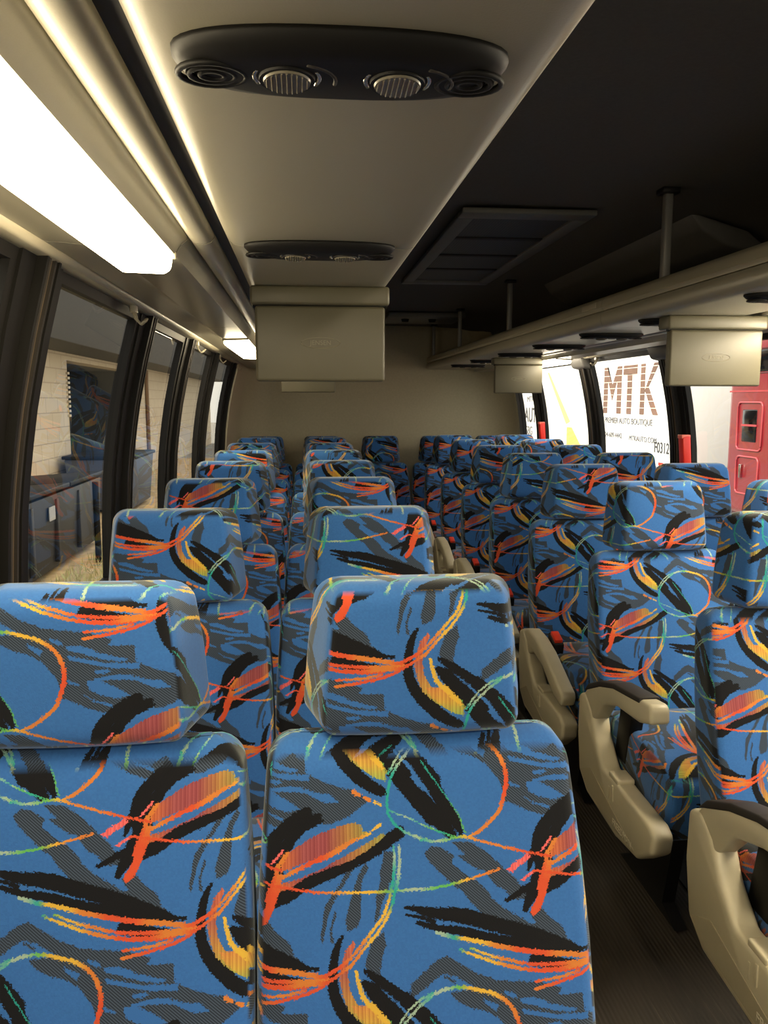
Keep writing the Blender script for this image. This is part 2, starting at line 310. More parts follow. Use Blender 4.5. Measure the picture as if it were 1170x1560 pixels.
M = dict(
    cream=mat('cream_plastic', (176, 168, 146), .38, noise=.03, nscale=8, bump=.05, bscale=400),
    panel=mat('rack_panel', (150, 145, 128), .33, noise=.03, nscale=4, bump=.06, bscale=500, spec=.5),
    lip=mat('rack_lip', (172, 165, 142), .34, noise=.03, nscale=6),
    gap=mat('gap_rubber', (14, 13, 12), .6),
    headliner=mat('headliner_cloth', (92, 88, 82), .95, noise=.08, nscale=120, bump=.3, bscale=600),
    rearwall=mat('rear_wall_vinyl', (190, 180, 150), .7, noise=.05, nscale=60, bump=.2, bscale=500),
    sidewall=mat('side_wall_vinyl', (92, 88, 80), .7, noise=.05, nscale=60),
    pillar=mat('pillar_cover', (92, 76, 56), .6, noise=.06, nscale=20),
    rubber=mat('window_rubber', (17, 15, 13), .55, noise=.05, spec=.25),
    black=mat('black_plastic', (15, 14, 13), .55, noise=.05, spec=.25),
    softblack=mat('pad_black', (38, 33, 28), .6, noise=.06, nscale=80),
    shell=mat('seat_shell_plastic', (200, 190, 160), .42, noise=.03, nscale=15, bump=.05, bscale=500),
    tv=mat('monitor_plastic', (92, 87, 68), .45, noise=.03, nscale=12, bump=.05, bscale=500),
    shell2=mat('seat_shell_inset', (172, 162, 134), .5, noise=.03),
    steel=mat('grey_metal', (138, 136, 130), .4, metal=.15, noise=.04),
    darkmetal=mat('dark_metal', (34, 33, 33), .45, metal=.4, noise=.05),
    red=mat('red_plastic', (226, 44, 30), .4),
    buckle=mat('buckle_red', (226, 60, 30), .4),
    chrome=mat('chrome', (200, 198, 190), .15, metal=1.0),
    track=mat('floor_track', (10, 10, 10), .6),
    print=mat('pale_print', (224, 216, 190), .5),
    emboss=mat('embossed_print', (128, 120, 98), .45),
    screen=mat('screen_black', (8, 8, 9), .12),
    hatch=mat('hatch_plastic', (112, 110, 103), .5, noise=.04),
    duct=mat('duct_cover', (104, 102, 98), .5, noise=.04),
    roof=mat('roof_skin', (214, 214, 210), .5),
)
LAMP = emit('lamp_diffuser', (1.0, .84, .55), 16.0)
LAMPR = emit('lamp_diffuser_window_side', (1.0, .87, .64), 40.0)
LAMPF = emit('lamp_diffuser_far', (1.0, .87, .66), 15.0)
GL_L = glass('tinted_glass', (.76, .77, .74))
GL_R = glass('clear_glass', (.86, .89, .88))

def floor_mat():
    m = mat('ribbed_rubber_floor', (62, 55, 46), .62, noise=.22, nscale=9, stretch=(14, 1, 1)); nt = m.node_tree; b = nt.nodes['Principled BSDF']
    tc = nt.nodes.new('ShaderNodeTexCoord'); mp = nt.nodes.new('ShaderNodeMapping'); mp.inputs['Scale'].default_value = (160, 3.5, 1)
    n = nt.nodes.new('ShaderNodeTexNoise'); n.inputs['Scale'].default_value = 1; n.inputs['Detail'].default_value = 3
    cr = nt.nodes.new('ShaderNodeValToRGB'); cr.color_ramp.elements[0].position = .62; cr.color_ramp.elements[1].position = .72
    mx = nt.nodes.new('ShaderNodeMix'); mx.data_type = 'RGBA'; mx.inputs[7].default_value = lin((112, 104, 88))
    old = b.inputs['Base Color'].links[0].from_socket
    nt.links.new(tc.outputs['Object'], mp.inputs[0]); nt.links.new(mp.outputs[0], n.inputs[0]); nt.links.new(n.outputs[0], cr.inputs[0])
    mm = nt.nodes.new('ShaderNodeMath'); mm.operation = 'MULTIPLY'; mm.inputs[1].default_value = .45
    nt.links.new(cr.outputs[0], mm.inputs[0]); nt.links.new(mm.outputs[0], mx.inputs[0]); nt.links.new(old, mx.inputs[6]); nt.links.new(mx.outputs[2], b.inputs['Base Color'])
    w = nt.nodes.new('ShaderNodeTexWave'); w.bands_direction = 'X'; w.inputs['Scale'].default_value = 28
    bp = nt.nodes.new('ShaderNodeBump'); bp.inputs['Strength'].default_value = .35; bp.inputs['Distance'].default_value = .003
    nt.links.new(tc.outputs['Object'], w.inputs[0]); nt.links.new(w.outputs['Fac'], bp.inputs['Height']); nt.links.new(bp.outputs[0], b.inputs['Normal'])
    return m
M['floor'] = floor_mat()

# ================================================================== SHELL OF THE COACH
CX = .635                                   # centre line of the coach
YF, YR = -1.6, 7.1                          # front end (open to the windscreen) and rear wall
def mir(x): return 2*CX-x
SIDE = [(-.575, .84), (-.570, 1.05), (-.560, 1.2), (-.537, 1.36), (-.507, 1.5), (-.463, 1.665)]    # window wall profile, left
def sx(z):
    for (x0, z0), (x1, z1) in zip(SIDE, SIDE[1:]):
        if z <= z1: return x0+(x1-x0)*(z-z0)/(z1-z0)
    return SIDE[-1][0]
bm = NB(); box(bm, -.62, mir(-.62), YF, YR+.05, -.06, 0); struct('floor', bm, M['floor'])
bm = NB(); box(bm, 1.085, 1.225, YF, YR-.1, 0, .006); struct('trim_1', bm, M['track'])
bm = NB(); box(bm, .05, .19, YF, YR-.1, 0, .006); struct('trim_2', bm, M['track'])
# ceiling: headliner sheet from cove to cove
half = [(-.42, 1.80), (-.36, 1.90), (-.25, 1.97), (-.08, 2.01), (.2, 2.025)]
prof = half+[(CX, 2.03)]+[(mir(x), z) for x, z in half[::-1]]
bm = NB(); strip(bm, prof, YF, YR+.05, .03); struct('ceiling', bm, M['headliner'])
for side, f in (('left', lambda x: x), ('right', mir)):
    th = .03 if side == 'left' else -.03
    low = [(-.585, 0.0), (-.58, .5), (-.575, .84)]
    bm = NB(); strip(bm, [(f(x), z) for x, z in low], YF, YR, th)
    head = [(-.463, 1.665), (-.45, 1.72), (-.42, 1.80)]
    strip(bm, [(f(x), z) for x, z in head], YF, YR, th)
    yc = 5.93 if side == 'left' else 6.72       # solid corner behind the last window
    strip(bm, [(f(x), z) for x, z in SIDE], yc, YR, th)
    struct('wall_'+side, bm, M['sidewall' if side == 'left' else 'sidewall'])
# rear wall with rounded corners
plan = []
for k in range(9):
    a = math.pi-math.pi/2*k/8; plan.append((-.545+.30+.30*math.cos(a), YR-.32+.30*math.sin(a)))
planL = [(-.55, 5.95)]+plan+[(.05, YR-.02), (.35, YR-.02)]; planR = [(mir(x), y) for x, y in planL[::-1]]; planR[-1] = (mir(-.55), 6.74)
full = planL+planR
bm = NB(); rows = []
for z in (0, .84, 1.05, 1.2, 1.36, 1.5, 1.665, 1.8, 1.92, 2.045):
    row = []
    for x, y in full:
        lean = sx(max(.84, min(z, 1.665)))+.575 + (max(0, z-1.665)*.55)
        w = max(0, min(1, (abs(x-CX)-.7)/.45)); row.append(bm.verts.new((x+(lean+.004)*w*(1 if x < CX else -1), y, z)))
    rows.append(row)
for a, b_ in zip(rows, rows[1:]):
    for i in range(len(a)-1): bm.faces.new((a[i], a[i+1], b_[i+1], b_[i]))
outer = []
for row in rows:
    o_ = []
    for v in row:
        k = max(0, min(1, (v.co.y-5.9)/1.2)); o_.append(bm.verts.new((v.co.x+(.012 if v.co.x > CX else -.012), v.co.y+.03*k, v.co.z)))
    outer.append(o_)
for a, b_ in zip(outer, outer[1:]):
    for i in range(len(a)-1): bm.faces.new((b_[i], b_[i+1], a[i+1], a[i]))
for a, b_ in ((rows[0], outer[0]), (rows[-1], outer[-1])):
    for i in range(len(a)-1): bm.faces.new((a[i], a[i+1], b_[i+1], b_[i]))
for c in (0, -1):
    for j in range(len(rows)-1): bm.faces.new((rows[j][c], rows[j+1][c], outer[j+1][c], outer[j][c]))
struct('wall_rear', bm, M['rearwall'], smooth=False)

# unseen front bulkhead behind the camera, windscreen opening narrowed to cut frontal light
bm = NB(); xl, xr = -.60, mir(-.60)
box(bm, xl, xr, YF-.05, YF, 0, 1.0); box(bm, xl, xr, YF-.05, YF, 1.42, 2.06); box(bm, xl, -.25, YF-.05, YF, 1.0, 1.42); box(bm, mir(-.25), xr, YF-.05, YF, 1.0, 1.42)
struct('wall_front', bm, M['sidewall'])
# ------------------------------------------------------------------ windows and pillars
postL = [.52, 1.57, 2.60, 3.54, 4.58, 5.74]
postR = [-.53, .57, 1.67, 2.74, 3.83, 5.01, 6.18]
HWL, HWR, PH = .115, .088, .034
def bent(bm, f, y0, y1, inn, out, z0=.84, z1=1.654, n=12):
    """bar that follows the leaning wall from z0 to z1; inn/out = offsets towards the room"""
    pr = []
    for k in range(n+1):
        z = z0+(z1-z0)*k/n; pr.append((sx(z)+inn, z))
    for k in range(n, -1, -1):
        z = z0+(z1-z0)*k/n; pr.append((sx(z)+out, z))
    prism(bm, [(f(x), z) for x, z in pr], 'y', y0, y1)
nwin = 0
for side, posts, f, GLm in (('left', postL, lambda x: x, GL_L), ('right', postR, mir, GL_R)):
    HW = HWL if side == 'left' else HWR
    for i, yc in enumerate(posts):
        bm = NB(); bent(bm, f, yc-PH, yc+PH, .022, -.02)
        o = struct('window_pillar', bm, M['pillar'])
        for g in (1, -1):
            bm = NB(); bent(bm, f, *sorted((yc+g*PH, yc+g*HW)), .012, -.024); link('rubber_edge', bm, M['rubber'], o)
            bm = NB(); bent(bm, f, *sorted((yc+g*(PH-.004), yc+g*(PH+.008))), .03, -.01); link('cover_lip', bm, M['rubber'], o)
            bm = NB(); bent(bm, f, *sorted((yc+g*.012, yc+g*.022)), .028, .01); link('groove_bead', bm, M['softblack'], o)
        if side == 'right':
            bm = NB(); prism(bm, [(mir(-.500), 1.585), (mir(-.43), 1.60), (mir(-.405), 1.655), (mir(-.46), 1.668)], 'y', yc-.11, yc+.11, .012)
            link('pillar_cap', bm, M['duct'], o)
    ends = [YF-.1+HW]+list(posts)+[(5.93 if side == 'left' else 6.72)+HW]
    for a, b_ in zip(ends, ends[1:]):
        y0, y1 = a+HW, b_-HW
        if y1-y0 < .15: continue
        nwin += 1
        bm = NB()
        bent(bm, f, y0, y0+.03, .006, -.02); bent(bm, f, y1-.03, y1, .006, -.02)
        bent(bm, f, y0+.03, y1-.03, .006, -.02, .84, .88, 3); bent(bm, f, y0+.03, y1-.03, .006, -.02, 1.628, 1.654, 3)
        w = struct('window_%d' % nwin, bm, M['rubber'])
        bm = NB(); n = 12; pv = []
        for k in range(n+1):
            z = .88+.755*k/n; pv.append([bm.verts.new((f(sx(z)-.008), y, z)) for y in (y0+.028, y1-.028)])
        for p, q in zip(pv, pv[1:]): bm.faces.new((p[0], p[1], q[1], q[0]))
        link('pane', bm, GLm, w, smooth=True)
    # rail along the top of the windows
    bm = NB(); prism(bm, [(f(x), z) for x, z in ((-.470, 1.650), (-.432, 1.650), (-.424, 1.662), (-.430, 1.69), (-.458, 1.69))], 'y', YF, 5.95 if side == 'left' else 6.72, .004)
    struct('trim_%d' % (3 if side == 'left' else 4), bm, M['cream'])
    bm = NB(); box(bm, *sorted((f(-.60), f(-.555))), YF, 5.93 if side == 'left' else 6.72, .80, .842, .008); struct('trim_%d' % (5 if side == 'left' else 6), bm, M['softblack'])

# coat hooks under the rails
hooks = [(-.444, 2.30, 1, 'second'), (-.444, 3.64, 1, 'fourth'), (-.444, 4.62, 1, 'x'), (-.444, 5.80, 1, 'rear'), (mir(-.444), 4.72, -1, 'r')]
HKL = ['cream coat hook on the left window rail near the bright lamp', 'cream coat hook above the dark pillar in the middle of the left windows',
       'small coat hook near the far lamp on the left rail', 'coat hook at the rear end of the left window rail', 'coat hook above the truck lettering on the right window rail']
for (x, y, s, _), lb in zip(hooks, HKL):
    bm = NB(); box(bm, x-.008, x+.008, y-.018, y+.018, 1.632, 1.66, .003)
    o = tag(link('coat_hook', bm, M['cream']), lb, 'hook', 'coat hooks on the window rails')
    for d in (-.012, .012):
        bm = NB(); tube(bm, [(x, y+d, 1.635), (x+s*.006, y+d, 1.615), (x+s*.018, y+d*.8, 1.602), (x+s*.03, y+d*.7, 1.612)], .0035, 6)
        link('prong', bm, M['cream'], o, smooth=True)
    bm = NB(); tube(bm, [(x+s*.03, y-.0084, 1.612), (x+s*.034, y, 1.616), (x+s*.03, y+.0084, 1.612)], .0035, 6); link('tip', bm, M['cream'], o, smooth=True)
# red emergency handles on the right pillars
for y, lb in ((3.72, 'red emergency window handle on the pillar right of the lettered truck'), (6.06, 'red emergency window handle on the rearmost right pillar')):
    bm = NB(); z0, z1 = 1.07, 1.235
    prism(bm, [(mir(sx(z0)+.03), z0), (mir(sx(z0)+.052), z0+.008), (mir(sx(z1)+.052), z1-.008), (mir(sx(z1)+.03), z1), (mir(sx(z1)+.012), z1), (mir(sx(z0)+.012), z0)], 'y', y-.02, y+.03, .006)
    o = tag(link('emergency_handle', bm, M['red']), lb, 'handle', 'red emergency handles')
    bm = NB(); box(bm, mir(sx(1.23)+.056), mir(sx(1.23)+.012), y-.018, y+.028, 1.222, 1.24, .003); link('latch', bm, mat('pale_red', (240, 120, 100), .4), o)

# ================================================================== LUGGAGE RACKS
lipP = [(.180, 1.7165), (.199, 1.7165), (.199, 1.722), (.206, 1.728), (.204, 1.75), (.196, 1.764), (.186, 1.766), (.176, 1.758), (.172, 1.722)]
underP = [(-.085, 1.660), (.05, 1.660), (.17, 1.660), (.186, 1.6605), (.196, 1.664), (.203, 1.671), (.2065, 1.681), (.2075, 1.695), (.206, 1.706), (.201, 1.714), (.190, 1.716), (.165, 1.700), (.148, 1.688), (-.120, 1.688), (-.1235, 1.680), (-.122, 1.673), (-.117, 1.667), (-.109, 1.6628), (-.098, 1.6606)]
ductP = [(-.143, 1.690), (-.1445, 1.674), (-.150, 1.666), (-.160, 1.6625), (-.170, 1.662), (-.178, 1.664), (-.184, 1.669), (-.187, 1.680), (-.187, 1.72), (-.143, 1.72)]
houseP = [(-.188, 1.685), (-.190, 1.669), (-.196, 1.664), (-.203, 1.657), (-.208, 1.649), (-.210, 1.643), (-.306, 1.640), (-.318, 1.648), (-.345, 1.658), (-.432, 1.664), (-.436, 1.72), (-.188, 1.73)]
def rack(f, root, seams, label):
    r = thing('luggage_rack', label, 'luggage rack', root)
    T = Vector(root)
    def pr(name, P, y0, y1, m, sm=False):
        bm = NB(); prism(bm, [(f(x), z) for x, z in P], 'y', y0, y1)
        o = link(name, bm, m, r); o.location = -T; return o
    for a, b_ in zip(seams, seams[1:]):
        pr('underside_panel', underP, a+.0015, b_-.0015, M['panel'])
        pr('edge_lip', lipP, a+.0015, b_-.0015, M['lip'])
    pr('gap_seal', [(-.121, 1.680), (-.145, 1.680), (-.145, 1.70), (-.121, 1.70)], YF, YR-.06, M['gap'])
    cs = [YF, 1.464, 2.83, YR-.06]
    for a, b_ in zip(cs, cs[1:]):
        pr('air_duct', ductP, a+.002, b_-.002, M['panel'])
        pr('lamp_housing', houseP, a+.002, b_-.002, M['panel'])
    pr('shelf', [(.175, 1.715), (.175, 1.705), (-.42, 1.725), (-.42, 1.735)], YF, YR-.06, M['headliner'])
    return r
rackL = rack(lambda x: x, (-.1, 2.5, 1.66), [YF, 1.465, 2.83, 5.0, YR-.06], 'cream luggage rack overhead on the left with lamps beside it')
rackR = rack(mir, (mir(-.1), 2.5, 1.66), [YF, .8, 2.9, 5.3, YR-.06], 'cream luggage rack along the right side with open shelf and hanger posts')
for y in (1.02, 2.45, 4.33, 5.71, 6.85):
    bm = NB(); box(bm, mir(.19), mir(.165), y-.014, y+.014, 1.75, 2.026, .005)
    o = link('hanger_post', bm, M['steel'], rackR); o.location = -Vector((mir(-.1), 2.5, 1.66))
    bm = NB(); box(bm, mir(.205), mir(.15), y-.026, y+.026, 2.006, 2.024, .004)
    c = link('ceiling_foot', bm, M['darkmetal'], o)
for y in (3.05, 5.7):
    bm = NB(); box(bm, mir(.2085), mir(.203), y-.10, y+.05, 1.731, 1.752, .002); o = link('lip_clip', bm, M['cream'], rackR); o.location = -Vector((mir(-.1), 2.5, 1.66))

# fluorescent lamps
def lamp(f, y0, y1, m, label):
    P = [(-.302, 1.640), (-.304, 1.622), (-.295, 1.612), (-.226, 1.610), (-.216, 1.617), (-.211, 1.643)]
    ym = (y0+y1)/2; xm = f(-.257)
    t = thing('ceiling_lamp', label, 'lamp', (xm, ym, 1.642), group='long strip lamps')
    bm = NB(); prism(bm, [(f(x)-xm, z-1.642) for x, z in P], 'y', y0-ym, y1-ym, .004); link('diffuser', bm, m, t)
    for e in (y0-.012, y1-.002):
        bm = NB(); prism(bm, [(f(x)-xm, z-1.642) for x, z in ((-.309, 1.646), (-.309, 1.632), (-.207, 1.636), (-.207, 1.648))], 'y', e-ym, e-ym+.014, .003); link('end_cap', bm, M['cream'], t)
lamp(lambda x: x, .24, 1.45, LAMP, 'large glowing strip lamp overhead at upper left')
lamp(lambda x: x, 3.34, 4.33, LAMP, 'small distant glowing strip lamp above the rear left windows')
lamp(mir, .10, 2.42, LAMPR, 'glowing strip lamp just in front of the large monitor on the right')
lamp(mir, 4.75, 5.75, LAMPF, 'glowing strip lamp over the right windows beside the distant monitor')

# unseen dome lamp behind the camera, added to brighten the aisle side
t = thing('added_dome_lamp', 'unseen round dome lamp, added on the ceiling over the front of the aisle', 'lamp', (.66, -.75, 2.0))
bm = NB(); cyl(bm, (0, 0, -.012), (0, 0, .022), .125, None, 32); link('base', bm, M['cream'], t)
bm = NB(); cyl(bm, (0, 0, -.034), (0, 0, -.012), .085, .105, 32); link('diffuser', bm, emit('added_dome_diffuser', (1.0, .86, .62), 190.0), t)

# air vent and reading light pods
def pod_proto():
    t = thing('air_vent_console', '', 'air vent')
    n = 40
    def ell(a, b, z, p=2.6):
        out = []
        for k in range(n):
            u = 2*math.pi*k/n; c, s = math.cos(u), math.sin(u)
            out.append((a*abs(c)**(2/p)*(1 if c >= 0 else -1), b*abs(s)**(2/p)*(1 if s >= 0 else -1), z))
        return out
    bm = NB(); rings = [[bm.verts.new(q) for q in ell(a, b, z)] for a, b, z in ((.128, .054, 0), (.128, .054, -.004), (.122, .049, -.010), (.108, .043, -.016), (.09, .036, -.018))]
    for a, c in zip(rings, rings[1:]):
        for k in range(n): bm.faces.new((a[k], a[(k+1) % n], c[(k+1) % n], c[k]))
    bm.faces.new(rings[0]); bm.faces.new(rings[-1][::-1])
    link('housing', bm, M['black'], t, smooth=True)
    for x in (-.042, .042):
        d = Vector((0, -.06, -1)).normalized(); c0 = Vector((x, -.004, -.004))
        bm = NB(); cyl(bm, c0, c0+d*.017, .0235, .021, 24)
        L = link('reading_lamp', bm, M['black'], t, smooth=False)
        bm = NB(); cyl(bm, c0+d*.0165, c0+d*.0185, .0185, .0175, 24)
        for k in range(-4, 5):
            w = math.sqrt(max(0, .0165**2-(k*.0038)**2)); cc = c0+d*.0188+Vector((k*.0038, 0, 0)); u = Vector((0, 1, -.06)).normalized()
            cyl(bm, cc-u*w, cc+u*w, .0008, None, 6)
        link('lens', bm, mat_lens, L)
        q = Vector((0, 0, 1)).rotation_difference(d)
        for sgn in (-1, 1):
            bm = NB(); tube(bm, [c0+d*.013+q @ Vector((.0245*math.cos(a), .0245*math.sin(a), 0)) for a in [(.0 if sgn > 0 else math.pi)+ (k-3)*.16 for k in range(7)]], .0022, 6)
            link('bezel', bm, M['chrome'], L, smooth=True)
    for x in (-.098, .098):
        bm = NB()
        for r in (.022, .015, .008): tube(bm, [(x+r*1.15*math.cos(a), r*math.sin(a)-.002, -.0165) for a in [2*math.pi*k/20 for k in range(20)]], .0026, 6, True)
        link('air_nozzle', bm, M['black'], t, smooth=True)
    for x in (-.005, .085):
        bm = NB(); tube(bm, [(x+.03*math.cos(a)-.03, .03*math.sin(a), -.0175) for a in [-1.3+.25*k for k in range(7)]], .0018, 6); link('thumb_ridge', bm, M['softblack'], t, smooth=True)
    return t
mat_lens = mat('ribbed_lens', (112, 106, 92), .25, noise=.1, nscale=200)
pod = pod_proto(); first = True
ordn = ['first', 'second', 'third', 'fourth', 'fifth', 'sixth', 'seventh', 'eighth', 'ninth']
for side, xc, ys in (('left', .034, [.668, 1.450, 2.24, 3.02, 3.80, 5.3]), ('right', 1.222, [1.98, 2.63, 3.21, 3.88, 4.58, 5.35, 6.05])):
    for i, y in enumerate(ys):
        lb = {('left', 0): 'big dark oval vent with two reading lights overhead at the top', ('left', 1): 'dark oval vent just in front of the large hanging monitor on the left'}.get((side, i),
             'dark oval vent under the %s rack, %s from the camera' % (side, ordn[i]))
        if first: pod.location = (xc, y, 1.66); pod['label'] = lb; pod['group'] = 'oval vents with reading lights'; first = False
        else: dup(pod, (xc, y, 1.66), lb)

# ceiling hatch grille, rear hatch, duct cover
t = thing('ceiling_grille', 'dark perforated return air grille in the ceiling beside the rack', 'air grille', (.75, 3.55, 2.02))
bm = NB()
for a in ((-.225, .225, -.83, -.74), (-.225, .225, .74, .83), (-.225, -.17, -.74, .74), (.17, .225, -.74, .74)): box(bm, a[0], a[1], a[2], a[3], -.018, .0, .004)
link('frame', bm, M['hatch'], t)
def perf():
    m = mat('perforated_sheet', (52, 51, 49), .5); nt = m.node_tree; b = nt.nodes['Principled BSDF']
    tc = nt.nodes.new('ShaderNodeTexCoord'); v = nt.nodes.new('ShaderNodeTexVoronoi'); v.inputs['Scale'].default_value = 95; v.inputs['Randomness'].default_value = 0
    cr = nt.nodes.new('ShaderNodeValToRGB'); cr.color_ramp.elements[0].position = .3; cr.color_ramp.elements[1].position = .36
    cr.color_ramp.elements[0].color = lin((8, 8, 8)); cr.color_ramp.elements[1].color = lin((66, 65, 62))
    nt.links.new(tc.outputs['Object'], v.inputs[0]); nt.links.new(v.outputs['Distance'], cr.inputs[0]); nt.links.new(cr.outputs[0], b.inputs['Base Color']); return m
bm = NB(); box(bm, -.17, .17, -.74, .74, -.008, -.002); link('perforated_sheet', bm, perf(), t)
for y in (-.37, 0, .37):
    bm = NB(); box(bm, -.17, .17, y-.02, y+.02, -.013, -.004, .003); link('cross_bar', bm, M['softblack'], t)
t = thing('ceiling_hatch', 'small dark panel with two knobs in the ceiling near the rear wall', 'ceiling panel', (.9, 6.2, 2.025))
bm = NB(); box(bm, -.28, .28, -.28, .28, -.035, .0, .008); link('panel', bm, M['hatch'], t)
for x in (-.14, .06):
    bm = NB(); cyl(bm, (x, -.1, -.035), (x, -.1, -.055), .03, .024); link('knob', bm, M['black'], t)
bm = NB(); prism(bm, [(1.29, 2.024), (1.335, 1.965), (1.42, 1.915), (1.50, 1.90), (1.56, 1.92), (1.50, 1.965)], 'y', 2.72, 4.42, .01)
tag(link('duct_cover', bm, M['duct']), 'long grey cover in the dark corner above the right rack shelf', 'cover')

# ------------------------------------------------------------------ flip-down monitors
def text_mesh(name, s, size, mat_, parent, M4, extrude=.001, offset=0.0, align='CENTER'):
    cu = bpy.data.curves.new('t', 'FONT'); cu.body = s; cu.size = size; cu.extrude = extrude; cu.offset = offset
    cu.align_x = align; cu.align_y = 'CENTER'
    o = bpy.data.objects.new('t', cu); COL.objects.link(o)
    dg = bpy.context.evaluated_depsgraph_get(); dg.update()
    me = bpy.data.meshes.new_from_object(o.evaluated_get(dg)); bpy.data.objects.remove(o); bpy.data.curves.remove(cu)
    me.transform(M4); me.materials.clear(); me.materials.append(mat_); me.name = name
    ob = bpy.data.objects.new(name, me); COL.objects.link(ob)
    if parent: ob.parent = parent
    return ob
FACE = Matrix.Rotation(R(90), 4, 'X')            # text upright, readable from -y
def monitor_proto():
    t = thing('monitor', '', 'monitor')
    bm = NB(); box(bm, -.160, .160, -.03, .05, -.042, .0, .006); link('mount', bm, M['tv'], t)
    bm = NB(); box(bm, -.150, .150, -.022, .012, -.216, -.044, .007, 3); h = link('screen_housing', bm, M['tv'], t)
    bm = NB(); box(bm, -.135, .135, .0125, .0145, -.205, -.06); link('screen', bm, M['screen'], h)
    bm = NB(); tube(bm, [(.045*math.cos(a), -.0222, -.128+.012*math.sin(a)) for a in [2*math.pi*k/28 for k in range(28)]], .0009, 5, True); link('badge_ring', bm, M['emboss'], h)
    text_mesh('badge', 'JENSEN', .015, M['emboss'], h, Matrix.Translation((0, -.0222, -.128)) @ FACE, .0006)
    bm = NB(); cyl(bm, (-.155, -.005, -.042), (.155, -.005, -.042), .006); link('hinge', bm, M['black'], t)
    return t
mon = monitor_proto()
MON = [((.045, 1.965, 1.66), 'large flip-down monitor hanging in the middle from the left rack'), ((.036, 4.62, 1.66), 'flip-down monitor half hidden behind the large one on the left'),
       ((1.283, 2.50, 1.66), 'flip-down monitor hanging at right in front of the windows'), ((1.335, 5.05, 1.66), 'smaller far flip-down monitor hanging from the right rack')]
for i, (p, lb) in enumerate(MON):
    if i == 0: mon.location = p; mon['label'] = lb; mon['group'] = 'flip-down monitors'
    else: dup(mon, p, lb)

# ================================================================== SEATS
SL = .33                                         # recline
HR = []
def yf(z): return -(.925-z)*SL
def backrest_mesh():
    bm = NB()
    secs = []
    for z, hw, d in ((.40, .2315, .125), (.55, .2315, .12), (.66, .2315, .11), (.76, .2275, .10), (.86, .220, .09), (.928, .214, .08)):
        secs.append((z, yf(z)+d/2, hw, d/2))
    cushion_loft(bm, secs, .022, .045, .03, .010); return bm
def headrest_mesh():
    bm = NB()
    secs = [(.932, yf(.925)-.008+.055, .151, .056), (.96, -.012+.055, .152, .056), (1.05, -.006+.055, .145, .054), (1.147, .006+.048, .133, .045)]
    cushion_loft(bm, secs, .014, .033, .024, .010, .10); return bm
def cushion_mesh():
    bm = NB(); pts = []
    # side profile (y,z) of the seat cushion, rounded nose
    P = [(-.13, .30), (-.13, .47), (-.20, .485), (-.40, .495), (-.53, .490), (-.585, .47), (-.61, .43), (-.605, .36), (-.58, .29), (-.40, .29)]
    prism(bm, P, 'x', -.2275, .2275, .022, 3); return bm
ME = {}
